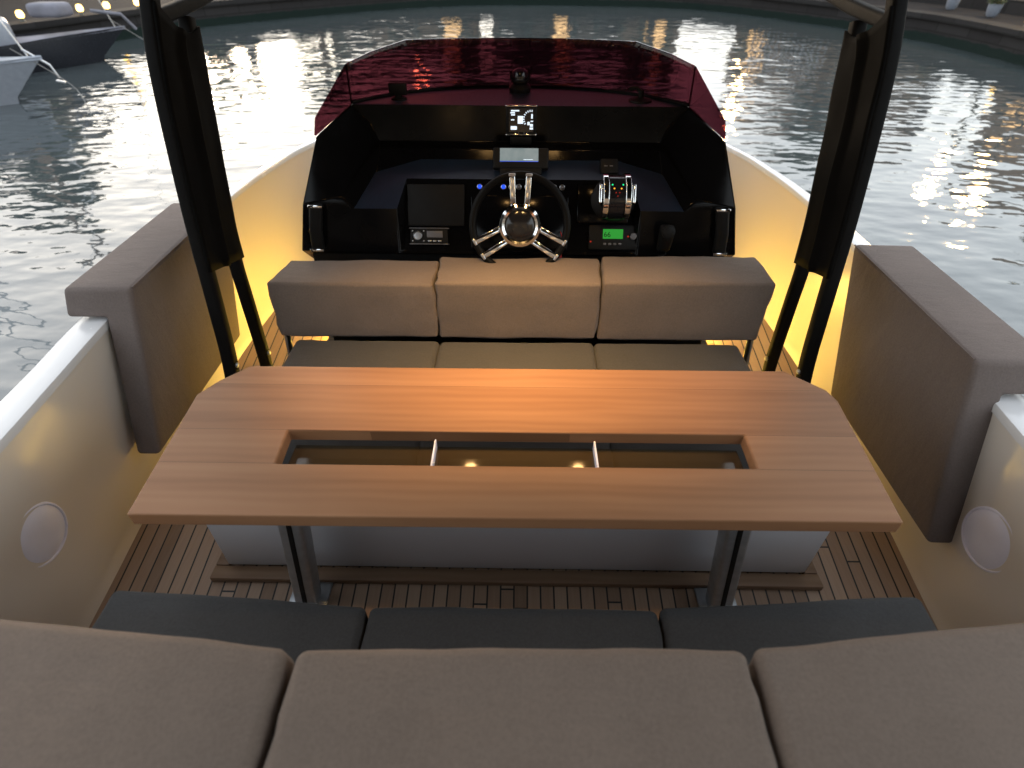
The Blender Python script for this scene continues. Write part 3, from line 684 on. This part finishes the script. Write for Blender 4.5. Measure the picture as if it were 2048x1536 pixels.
# ------------------------------------------------------------------ steering wheel
WC, WN = V(.007, 2.295, .892), V(0, -.94, .342); WU = V(0, .342, .94)
wh = thing('steering_wheel', 'black steering wheel with chrome double spokes and round hub', 'steering wheel', WC)
obj('rim', torus(WC, WN, .207, .0165, 64, 14), M['gripblack'], wh)
hub = obj('hub', lathe([(.06, -.03), (.082, -.022), (.092, 0), (.09, .016), (.078, .026), (.068, .022), (.064, .014)], WC, WN, 48), M['chrome'], wh)
obj('hub_cap', lathe([(.066, .013), (.055, .019), (.03, .023), (0, .024)], WC, WN, 40), M['black'], hub)
for ang in (90, 210, 330):
    d = EX*math.cos(R(ang)) + WU*math.sin(R(ang)); e_ = WN.cross(d)
    for k in (-1, 1):
        a = WC + d*.078 + e_*(k*.030) - WN*.004; b = WC + d*.212 + e_*(k*.036) + WN*.012
        dd = (b-a).normalized(); nn = (WN-dd*WN.dot(dd)).normalized()
        sp = obj('spoke', obox((a+b)/2, dd, nn.cross(dd), nn, (b-a).length, .025, .011, .004, 3), M['chrome'], wh)
        obj('clamp', obox(WC+d*.2075+e_*(k*.036)+WN*.010, dd, nn.cross(dd), nn, .012, .029, .02, .003), M['steel'], sp)
obj('column', lathe([(.055, -.20), (.05, -.1), (.04, -.03)], WC, WN, 28), M['rubber'], wh)

# ------------------------------------------------------------------ throttle
TC = V(.443, 2.50, .945); TN = V(0, -.80, .60); TU = V(0, .60, .80)
th = thing('throttle', 'twin lever engine throttle with chrome sides and tiny coloured lights', 'throttle', TC)
def tp(x, v, n): return TC + EX*x + TU*v + TN*n
def arc_band(x0, x1, rad, a0, a1, thick, n=18):
    rows = []
    for k in range(n+1):
        a = R(lerp(a0, a1, k/n)); cu_, sn = math.cos(a), math.sin(a)
        rows.append([tp(x0, rad*sn, rad*cu_-.03), tp(x1, rad*sn, rad*cu_-.03), tp(x1, (rad-thick)*sn, (rad-thick)*cu_-.03), tp(x0, (rad-thick)*sn, (rad-thick)*cu_-.03)])
    bm = loft(rows, True); bm.verts.ensure_lookup_table(); n_ = len(bm.verts); bm.faces.new([bm.verts[i] for i in range(4)]); bm.faces.new([bm.verts[i] for i in range(n_-4, n_)])
    bmesh.ops.recalc_face_normals(bm, faces=bm.faces[:]); return bm
obj('body', arc_band(-.034, .034, .105, -80, 80, .1), M['black'], th, bev=.006)
for s in (-1, 1):
    lv = obj('lever', arc_band(s*.036, s*.064, .112, -70, 78, .03), M['chrome'], th, bev=.005, seg=3)
    obj('grip', obox(tp(s*.076, -.005, .055), EX, V(0, .5, .866), V(0, -.866, .5), .016, .085, .034, .007, 3), M['chrome'], lv)
def dot(name, c, n_, rad, mat, par): return obj(name, lathe([(rad, 0), (rad*.8, rad*.4), (0, rad*.55)], c, n_, 12), mat, par)
for s in (-1, 1):
    for a, k, mt in ((18, .024, 'e_gled'), (8, .016, 'e_oled')):
        n_ = TU*math.sin(R(a)) + TN*math.cos(R(a)); dot('indicator_light', TC+EX*(s*k)+n_*.1055-TN*.03, n_, .0036, M[mt], th)
for a, k in ((-2, -.008), (-2, .008), (-10, 0)):
    n_ = TU*math.sin(R(a)) + TN*math.cos(R(a)); dot('indicator_light', TC+EX*k+n_*.1052-TN*.03, n_, .0028, M['e_rled'], th)
obj('gaiter', lathe([(.10, -.02), (.105, .0), (.09, .02), (.07, .03)], TC-TN*.05, TN, 28), M['rubber'], th)

# ------------------------------------------------------------------ instruments
DN = V(0, -.12, .99)
b = thing('control_box', 'small black control box with red light behind the throttle', 'control box', (.43, 2.69, 1.0))
obj('case', obox((.43, 2.69, 1.012), EX, V(0, .75, .66), V(0, -.66, .75), .085, .075, .04, .006), M['rubber'], b)
dot('indicator_light', V(.462, 2.69, 1.035), V(0, -.66, .75), .0035, M['e_rled'], b)
obj('key_row', [obox((.43+dx, 2.677, 1.024), EX, V(0, .75, .66), V(0, -.66, .75), .016, .005, .008, .001) for dx in (-.018, .008)], M['knobgrey'], b)

cp = thing('chartplotter', 'wide black chartplotter with pale lit screen behind the steering wheel', 'display', (.01, 2.7, 1.0))
cu_, cn_ = V(0, .60, .80), V(0, -.80, .60); cc = V(.008, 2.70, 1.045)
obj('case', obox(cc, EX, cu_, cn_, .265, .10, .035, .009, 3), M['rubber'], cp)
sc_ = obj('screen', obox(cc+EX*-.008+cu_*.014+cn_*.018, EX, cu_, cn_, .182, .062, .002, .0005), M['screen'], cp)
obj('status_bar', obox(cc+EX*-.008+cu_*-.0165+cn_*.0192, EX, cu_, cn_, .182, .0022, .0008, 0), M['e_blue2'], sc_)
obj('chart_detail', [obox(cc+EX*dx+cu_*dv+cn_*.0192, EX, cu_, cn_, w_, .0022, .0008, 0) for dx, dv, w_ in ((.035, -.008, .045),)], M['e_white'], sc_)
obj('bracket', obox(cc-cu_*.062-cn_*.004, EX, cu_, cn_, .2, .03, .05, .006), M['rubber'], cp)

gd = thing('engine_display', 'small square engine display glowing white above the chartplotter', 'display', (.008, 2.89, 1.15))
gc = V(.008, 2.905, 1.168); gu, gn = V(0, .16, .987), V(0, -.987, .16)
obj('case', obox(gc, EX, gu, gn, .15, .125, .045, .007, 3), M['rubber'], gd)
for v_ in (.064, -.064):
    obj('chrome_edge', obox(gc+gu*v_+gn*.012, EX, gu, gn, .152, .010, .032, .004), M['chrome'], gd)
def gq(x, v, w_, h): return obox(gc+EX*x+gu*v+gn*.0232, EX, gu, gn, w_, h, .0012, 0)
obj('screen', gq(0, 0, .118, .104), M['black'], gd)
def gr_(x, v, w_, h): return obox(gc+EX*x+gu*v+gn*.0245, EX, gu, gn, w_, h, .0012, 0)
rd = [gr_(-.004, .002, .026, .034), gr_(-.036, -.034, .03, .016), gr_(-.042, .002, .016, .005)]
for k, (w_, x) in enumerate(((.04, -.03), (.022, -.042), (.018, -.04))): rd.append(gr_(x, .042-k*.009, w_, .006))
for k in range(9):
    a = R(80+k*17); rd.append(obox(gc+EX*(.046+.034*math.cos(a))+gu*(.006+.036*math.sin(a))+gn*.0245, EX*math.cos(a)+gu*math.sin(a), EX*-math.sin(a)+gu*math.cos(a), gn, .008, .0042, .0012, 0))
rd += [gr_(.036, -.014, .012, .014), gr_(.052, .018, .008, .02), gr_(.052, -.004, .012, .005), gr_(.05, -.022, .014, .012), gr_(.05, -.036, .016, .009)]
obj('readout', rd, M['e_white'], gd)
for x in (-.03, -.012, .015, .03): dot('key', gc+EX*x-gu*.056+gn*.023, gn, .003, M['knobgrey'], gd)
obj('mount', box(-.045, .06, 2.86, 2.93, 1.062, 1.10, .006), M['rubber'], gd)

st = thing('stereo', 'small black marine stereo with round dial left of the steering wheel', 'stereo', pp(-.425, .066))
obj('face', plate(-.515, -.335, .034, .103, .001, .014, .006), M['rubber'], st)
obj('trim', [plate(-.52, -.33, .103, .107, .001, .012, .001), plate(-.52, -.33, .03, .034, .001, .012, .001)], M['knobgrey'], st)
obj('dial', lathe([(.022, 0), (.022, .008), (.019, .012), (.017, .008), (0, .009)], pp(-.478, .069, .013), PN, 28), M['steel'], st)
obj('screen', plate(-.435, -.36, .062, .092, .012, .016, .001), M['knobgrey'], st)
for k in range(3): obj('button', plate(-.43+k*.024, -.414+k*.024, .043, .049, .012, .017, .001), M['steel'], st)
for x, v_ in ((-.503, .092), (-.503, .046), (-.45, .092), (-.45, .046)): dot('stud', pp(x, v_, .013), PN, .0035, M['steel'], st)

vh = thing('vhf_radio', 'black radio with green screen reading 66 below the throttle', 'radio', pp(.455, .07))
obj('face', plate(.335, .575, .012, .128, .001, .016, .008), M['rubber'], vh)
sc_ = obj('screen', plate(.402, .497, .064, .108, .015, .0185, .001), M['e_green'], vh)
text('digits', '66', .034, M['rubber'], vh, pp(.405, .072, .0192), EX, PU)
for k in range(4): obj('button', plate(.405+k*.024, .419+k*.024, .035, .045, .014, .019, .002), M['knobgrey'], vh)
obj('knob', lathe([(.016, 0), (.015, .014), (0, .015)], pp(.545, .075, .015), PN, 24), M['knobgrey'], vh)
dot('indicator_light', pp(.522, .075, .016), PN, .004, M['e_rled'], vh); dot('indicator_light', pp(.345, .05, .016), PN, .004, M['e_rled'], vh)

hs = thing('radio_handset', 'black radio handset hanging right of the green screen', 'handset', (.685, 2.41, .8))
obj('body', cushion([[[(.655, 2.40, .72), (.65, 2.375, .84)], [(.655, 2.43, .72), (.65, 2.43, .85)]], [[(.715, 2.40, .72), (.72, 2.375, .84)], [(.715, 2.43, .72), (.72, 2.43, .85)]]], .014, .002, 3, 0), M['rubber'], hs)
dot('indicator_light', V(.69, 2.392, .775), V(0, -1, .2), .006, M['e_rled'], hs)
obj('hook', lathe([(.03, 0), (.03, .012), (.02, .016), (0, .017)], V(.685, 2.385, .828), V(0, -.95, .3), 24), M['rubber'], hs)
cord = [V(.685+.018*math.sin(k*1.1), 2.415+.014*math.cos(k*1.1), .72-k*.006) for k in range(40)]
obj('cord', tube(cord, .0035, 6), M['rubber'], hs)

# push buttons along the top of the instrument panel
bl = [(-.184, 'e_blue', 'blue lit push button at the left end of the row above the wheel'), (-.147, None, 'grey push button next to the blue one at the left end of the row'), (-.072, 'e_blue', 'blue lit push button just left of the upright chrome spokes'),
      (-.035, None, 'grey push button touching the left upright chrome spoke'), (.0, None, 'grey push button between the upright chrome spokes'), (.04, None, 'grey push button just right of the upright chrome spokes'), (.166, None, 'grey push button beside the last one at the right end of the row'), (.204, None, 'grey push button at the right end of the row above the wheel')]
for x, e_, lab in bl:
    c = pp(x, .296, .001); bt = thing('push_button', lab, 'button', c, 'push buttons above the steering wheel')
    obj('ring', lathe([(.0125, 0), (.0125, .007), (.010, .009), (.0085, .006)], c, PN, 20), M['steel'], bt)
    obj('cap', lathe([(.0088, .004), (.006, .008), (0, .0085)], c, PN, 16), M[e_] if e_ else M['knobgrey'], bt)

cmp_ = thing('compass', 'black domed compass on the shelf at the foot of the windscreen', 'compass', (0, 3.36, 1.2))
obj('base', lathe([(.058, 0), (.06, .02), (.05, .035), (.03, .045)], (0, 3.36, 1.2), n=28), M['rubber'], cmp_)
obj('globe', lathe([(.03, .03), (.048, .05), (.05, .075), (.04, .1), (.02, .112), (0, .115)], (0, 3.36, 1.2), n=28), M['black'], cmp_)
obj('hood', torus((0, 3.36, 1.275), V(0, -.5, .86), .05, .008, 30, 8), M['rubber'], cmp_)
p1 = thing('phone_mount', 'black clamp mount on the shelf behind the left side of the windscreen', 'mount', (-.62, 3.1, 1.21))
obj('base', lathe([(.04, 0), (.04, .012), (.02, .02)], (-.62, 3.1, 1.208), n=24), M['rubber'], p1)
obj('clamp', [box(-.665, -.575, 3.075, 3.11, 1.235, 1.29, .006), box(-.635, -.605, 3.08, 3.12, 1.22, 1.24, .004)], M['rubber'], p1)
p2 = thing('suction_mount', 'flat black suction mount on the shelf behind the right side of the windscreen', 'mount', (.62, 3.12, 1.21))
obj('base', lathe([(.06, 0), (.058, .01), (.03, .018), (.015, .022), (.014, .05)], (.62, 3.12, 1.206), n=28), M['rubber'], p2)
obj('arm', tube([V(.62, 3.12, 1.25), V(.60, 3.13, 1.265), V(.56, 3.14, 1.262)], .01, 8), M['rubber'], p2)
kt = thing('kill_switch_tag', 'red kill switch tag hanging below the steering wheel on the right', 'tag', (.185, 2.33, .74))
obj('tag', obox((.188, 2.30, .757), EX, V(0, .2, .98), V(0, -.98, .2), .022, .06, .006, .003), M['red'], kt)
obj('lanyard', tube(catmull([V(.188, 2.30, .785), V(.2, 2.36, .8), V(.2, 2.46, .79)], 6), .0025, 6), M['red'], kt)

# ------------------------------------------------------------------ moored boats on the left
def yacht(name, lab, base, yaw, L, B, H, hullmat, deckmat, mast=None, extras=True):
    th_ = thing(name, lab, 'sailboat', base, 'boats moored along the left quay'); bx_, by_, _ = base
    Rm = Matrix.Translation(Vector(base)) @ Matrix.Rotation(yaw, 4, 'Z')
    secs = []; N = 24
    for k in range(N+1):
        s = k/N; x = lerp(-L, 0, s); hb = B/2*(1-max(0, (s-.35)/.65)**2.2)*(0.8+.2*min(1, s/.35)); hb = max(hb, .02)
        sheer = H*(.85+.25*s*s); fwd = .9*max(0, (s-.8)/.2)**1.5
        secs.append([Rm @ V(x+fwd*(.75 if z > 0 else 0)*(z/H), y, z) for y, z in ((-hb, sheer), (-hb*.97, sheer*.6), (-hb*.85, .1), (-hb*.55, -.3), (0, -.5), (hb*.55, -.3), (hb*.85, .1), (hb*.97, sheer*.6), (hb, sheer))])
    bm_ = loft(secs); obj('hull', bm_, hullmat, th_)
    dk = [[sc[0]-V(0, 0, .04), (sc[0]+sc[-1])/2+V(0, 0, .02), sc[-1]-V(0, 0, .04)] for sc in secs]; obj('deck', loft(dk), deckmat, th_)
    cb = box(-L*.72, -L*.3, -B*.26, B*.26, H*.8, H*.95+.38, .08, 3); cb.transform(Rm); ca_ = obj('cabin', cb, M['boat_white'], th_)
    for yy in (-1, 1):
        
        for k in range(3):
            wbm = box(-L*(.66-.1*k), -L*(.6-.1*k), yy*B*.26-.01, yy*B*.26+.01, H+.12, H+.28, .01); wbm.transform(Rm); obj('window', wbm, M['winglass'], ca_)
    if mast:
        p = Rm @ V(-L*.42, 0, H); obj('mast', tube([p, p+V(0, 0, mast)], .07, 10), M['varnish'] if hullmat is M['navy'] else M['steel'], th_)
        q0, q1 = Rm @ V(-L*.44, 0, H+.95), Rm @ V(-L*.85, 0, H+.9); obj('boom', tube([q0, q1], .05), M['varnish'], th_)
        obj('sail_cover', tube([lerp(q0, q1, k/10)+V(0, 0, .1) for k in range(11)], .13, 10, scale=[.5+.5*math.sin(math.pi*(k+1)/12) for k in range(11)]), M['canvas'], th_)
        obj('stay', tube([Rm @ V(.55, 0, H*1.1), p+V(0, 0, mast*.95)], .012, 6), M['steel'], th_)
    return th_, Rm
y1, R1 = yacht('sailboat', 'dark blue sailing boat with a varnished mast moored beyond the white bow', (-9.5, 14.1, WZ), R(40), 4.4, 1.8, .56, M['navy'], M['canvas'], 11)
obj('bow_gear', [tube([R1 @ V(.2, 0, .95), R1 @ V(.75, 0, .85), R1 @ V(.95, 0, .55)], .035, 8), obox(R1 @ V(-.5, .1, 1.0), V(1, 0, 0), V(0, 1, 0), V(0, 0, 1), .7, .5, .25, .08, 3)], M['canvas'], y1)
y2, R2 = yacht('motor_yacht', 'white boat with a rounded bow cut off by the left edge of the picture', (-8.75, 10.3, WZ), R(15), 5, 2.4, .62, M['boat_white'], M['boat_white'], 10)
obj('anchor', [tube([R2 @ V(.5, 0, .8), R2 @ V(.8, .02, .55), R2 @ V(.85, .03, .35)], .018, 8), obox(R2 @ V(.85, .03, .3), V(.9, .3, -.3), V(-.3, .9, 0), V(.3, .1, .95), .13, .07, .03, .01)], M['steel'], y2)
ml = thing('mooring_line', 'pale mooring line running from the dark boat down to the water', 'rope', (-8.6, 14.5, 0))
obj('rope', tube(catmull([R1 @ V(.5, .1, .78), V(-7.6, 13.4, -.2), V(-6.4, 12.2, -.52)], 6), .006, 6), M['rope'], ml)
ml = thing('mooring_line', 'pale mooring line running from the white bow down to the water', 'rope', (-8, 10.6, 0))
obj('rope', tube(catmull([R2 @ V(.3, .1, .8), V(-7.6, 10.3, -.2), V(-7.2, 9.9, -.52)], 6), .006, 6), M['rope'], ml)

# ------------------------------------------------------------------ quayside things
def copy_tree(o, parent=None, loc=None):
    c = o.copy(); C.objects.link(c)
    if parent: c.parent = parent
    if loc is not None: c.location = loc
    for ch in list(o.children): copy_tree(ch, c)
    return c
bo = thing('bollard', 'black iron bollard on the quay edge beyond the left leg of the hardtop', 'bollard', (0, 0, 0), 'iron bollards on the quay edge')
obj('post', lathe([(.16, 0), (.15, .05), (.11, .12), (.10, .32), (.15, .38), (.16, .42), (.12, .46), (0, .48)], (0, 0, 0), n=20), M['iron'], bo)
spots = [((-8.9, 20.9, QZ), None), ((2.0, 26.5, QZ), 'black iron bollard on the far quay straight ahead'), ((5.2, 25.9, QZ), 'black iron bollard on the far quay ahead, right of the middle'), ((11.85, 13.6, QZ), 'black iron bollard on the right-hand quay edge')]
for i, (p, lab) in enumerate(spots):
    o = bo if i == 0 else copy_tree(bo, loc=p)
    o.location = p
    if lab: o['label'] = lab
# quay fenders: dark tyres on the wall
# low warm lamps
lo = thing('bollard_lamp', 'low warm lamp', 'lamp', (0, 0, 0), 'low warm lamps along the quay')
obj('post', lathe([(.06, 0), (.05, .02), (.045, .06), (.06, .07)], (0, 0, 0), n=14), M['lamppost'], lo)
obj('lamp_head', lathe([(.05, .07), (.075, .1), (.078, .16), (.05, .21), (0, .22)], (0, 0, 0), n=16), M['lowglow'], lo)
lamps = [((-11.75, 15.3, QZ), 'low glowing yellow lamp at the far left edge behind the white bow'), ((-11.15, 16.6, QZ), 'low warm lamp behind the dark boat, left of its mast'), ((-10.85, 17.25, QZ), 'low warm lamp behind the dark boat, right of its mast'), ((-10.45, 18.0, QZ), 'low warm lamp just left of the black hardtop leg'), ((11.9, 15.5, QZ), 'glowing round lamp by the right-hand garden wall')]
for i, (p, lab) in enumerate(lamps):
    o = lo if i == 0 else copy_tree(lo, loc=p)
    o.location = p; o['label'] = lab
pb = thing('planter', 'pale stone planter', 'planter', (0, 0, 0), 'pale planters on the promenade')
obj('pot', lathe([(.1, 0), (.14, .06), (.16, .22), (.165, .28), (.15, .28), (.14, .24), (0, .24)], (0, 0, 0), n=22), M['potgrey'], pb)
def leaves(c, rad, n, size, squash=1.0):
    bm_ = bmesh.new()
    for _ in range(n):
        while True:
            d = V(random.uniform(-1, 1), random.uniform(-1, 1), random.uniform(-1, 1))
            if .25 < d.length < 1 and noise.noise(d*2.2+Vector(c)) > -.22: break
        p = Vector(c)+V(d.x*rad, d.y*rad, d.z*rad*squash); a = V(random.gauss(0, 1), random.gauss(0, 1), random.gauss(0, 1)).normalized(); b_ = a.orthogonal().normalized(); sz = size*random.uniform(.6, 1.3)
        vs = [bm_.verts.new(p+a*sz), bm_.verts.new(p+b_*sz*.5), bm_.verts.new(p-a*sz), bm_.verts.new(p-b_*sz*.5)]; bm_.faces.new(vs)
    return bm_
obj('shrub', leaves((0, 0, .42), .22, 260, .05), M['leaf'], pb, smooth=False)
for i, (p, lab) in enumerate((((12.2, 19.0, QZ), 'pale planter with a small shrub on the promenade, farther along the right-hand quay'), ((12.3, 17.4, QZ), 'pale planter with a small shrub on the promenade, nearer along the right-hand quay'))):
    o = pb if i == 0 else copy_tree(pb, loc=p)
    o.location = p; o['label'] = lab
rl = thing('railing', 'white baluster railing on the quay at the upper right', 'railing', (9.2, 22.6, QZ))
ra, rb_ = V(8.5, 23.6, 0), V(10.1, 21.2, 0)
for k in range(15):
    p = lerp(ra, rb_, k/14); obj('baluster', lathe([(.05, 0), (.05, .05), (.03, .1), (.055, .3), (.03, .6), (.045, .7)], (p.x, p.y, QZ), n=8), M['boat_white'], rl)
obj('top_rail', sweep([ra+V(0, 0, QZ+.74), rb_+V(0, 0, QZ+.74)], rrect(.14, .08, .02), V(0, 0, 1)), M['boat_white'], rl)
# street lamps whose light streaks the water
sl_ = thing('street_lamp', 'warm street lamp', 'street lamp', (0, 0, 0), 'street lamps on the promenade')
obj('post', lathe([(.14, 0), (.13, .3), (.07, .45), (.055, 3.2), (.09, 3.25)], (0, 0, 0), n=14), M['lamppost'], sl_)
obj('lamp_head', lathe([(.09, 3.25), (.2, 3.5), (.2, 3.62), (.13, 3.76), (0, 3.8)], (0, 0, 0), n=18), M['lampglow'], sl_)
for i, (p, lab) in enumerate((((14.6, 17.6, QZ), 'street lamp behind the right-hand garden wall, the nearer of the pair'), ((14.3, 19.2, QZ), 'street lamp behind the right-hand garden wall, the farther of the pair'), ((9.8, 28, QZ), 'street lamp on the far promenade behind the white railing'), ((-4.6, 28.4, QZ), 'street lamp on the far promenade ahead, left of the middle'), ((-11.5, 27.6, QZ), 'street lamp on the promenade beyond the left leg of the hardtop'))):
    o = sl_ if i == 0 else copy_tree(sl_, loc=p)
    o.location = p; o['label'] = lab
# trees and houses behind the promenade (those ahead mirrored in the water, those astern unseen)
def tree(p, h, lab, seed):
    random.seed(seed); th_ = thing('tree', lab, 'tree', p, 'trees on the promenade'); p = Vector(p)
    tr_ = catmull([p, p+V(.05, .03, h*.25), p+V(-.08, .1, h*.5), p+V(.05, 0, h*.8)], 5)
    obj('trunk', [tube(tr_, .2, 10, scale=[1.2-.9*k/(len(tr_)-1) for k in range(len(tr_))])] + [tube([tr_[7], tr_[7]+V(math.cos(a)*h*.14, math.sin(a)*h*.14, h*.16), tr_[7]+V(math.cos(a)*h*.26, math.sin(a)*h*.26, h*.36)], .08, 7, scale=[1, .7, .3]) for a in (0.3, 1.9, 3.3, 4.9)], M['bark'], th_)
    cr_ = [leaves(p+V(random.uniform(-.24, .24)*h, random.uniform(-.24, .24)*h, h*random.uniform(.5, .9)), h*random.uniform(.14, .24), 420, .16, .8) for _ in range(8)]
    obj('crown', cr_, M['leaf'], th_, smooth=False)
trees = [((-2.2, 31.5, QZ), 4.2, 'tree on the far promenade, left of the middle'), ((1.5, 32.5, QZ), 4.6, 'tree on the far promenade straight ahead'), ((6.2, 31.2, QZ), 4.4, 'tree on the far promenade, right of the middle'), ((12.6, 25.8, QZ), 5.2, 'tree behind the garden wall at the upper right'), ((16.6, 14.6, QZ), 5.0, 'tree at the right-hand edge behind the garden wall'), ((-9.9, 31.8, QZ), 4.4, 'small tree on the far promenade beside the sunset gap'), ((-14.2, 30.5, QZ), 3.6, 'thin tree on the far promenade seen beyond the left hardtop leg'), ((-17.5, 20.5, QZ), 5.2, 'tree on the left promenade behind the moored boats')]
for i, (p, h, lab) in enumerate(trees): tree(p, h, lab, 50+i)
def house(c, yaw, w_, d_, h, lab, seed):
    random.seed(seed); th_ = thing('house', lab, 'house', c, 'houses behind the promenade'); Rm = Matrix.Translation(Vector(c)) @ Matrix.Rotation(yaw, 4, 'Z')
    def T(b_): b_.transform(Rm); return b_
    wl = obj('wall', T(box(-w_/2, w_/2, 0, d_, 0, h, 0)), M['plaster'], th_, smooth=False)
    obj('roof', T(polys([[V(-w_/2-.3, -.3, h+.002), V(w_/2+.3, -.3, h+.002), V(w_/2, d_/2, h+1.0), V(-w_/2, d_/2, h+1.0)], [V(-w_/2-.3, d_+.3, h+.002), V(w_/2+.3, d_+.3, h+.002), V(w_/2, d_/2, h+1.0), V(-w_/2, d_/2, h+1.0)], [V(-w_/2-.3, -.3, h+.002), V(-w_/2-.3, d_+.3, h+.002), V(-w_/2, d_/2, h+1.0)], [V(w_/2+.3, -.3, h+.002), V(w_/2+.3, d_+.3, h+.002), V(w_/2, d_/2, h+1.0)]])), M['tile'], th_, smooth=False)
    nx = max(2, int(w_/2.2))
    for j in range(max(1, int(h/2.7))):
        for k in range(nx):
            x = -w_/2+(k+.5)*w_/nx; z = .9+j*2.7
            fm = obj('window', T(polys([[V(x-.5, -.03, z), V(x+.5, -.03, z), V(x+.5, -.03, z+1.3), V(x-.5, -.03, z+1.3)]])), M['winlit'] if random.random() < .3 else M['winglass'], th_, smooth=False)
            obj('shutter', T(merge([box(x-.85, x-.52, -.06, -.01, z, z+1.3, .01), box(x+.52, x+.85, -.06, -.01, z, z+1.3, .01)])), M['shutter'], fm)
houses = [((3.5, 35, QZ), 0, 10, 7, 3.6, 'plastered house behind the far promenade, straight ahead'), ((-6.5, 36, QZ), R(8), 8, 7, 3.4, 'plastered house behind the far promenade, left of the middle'), ((14.5, 30.5, QZ), R(-38), 9, 7, 3.8, 'plastered house behind the white railing'), ((20.5, 19, QZ), R(-72), 11, 7, 4.6, 'plastered house behind the right-hand garden wall'), ((-22.5, 22, QZ), R(48), 11, 7, 4.4, 'plastered house behind the boats moored on the left')]
houses += [((-14, -19, QZ), R(180), 12, 7, 9.0, 'tall plastered house on the quay behind the stern, on the left'), ((0, -19.5, QZ), R(180), 13, 7, 10.5, 'tall plastered house on the quay right behind the stern'), ((14, -19, QZ), R(180), 12, 7, 8.4, 'tall plastered house on the quay behind the stern, on the right')]  # houses added out of view to block sky light from astern
for i, a in enumerate(houses): house(*a, 70+i)
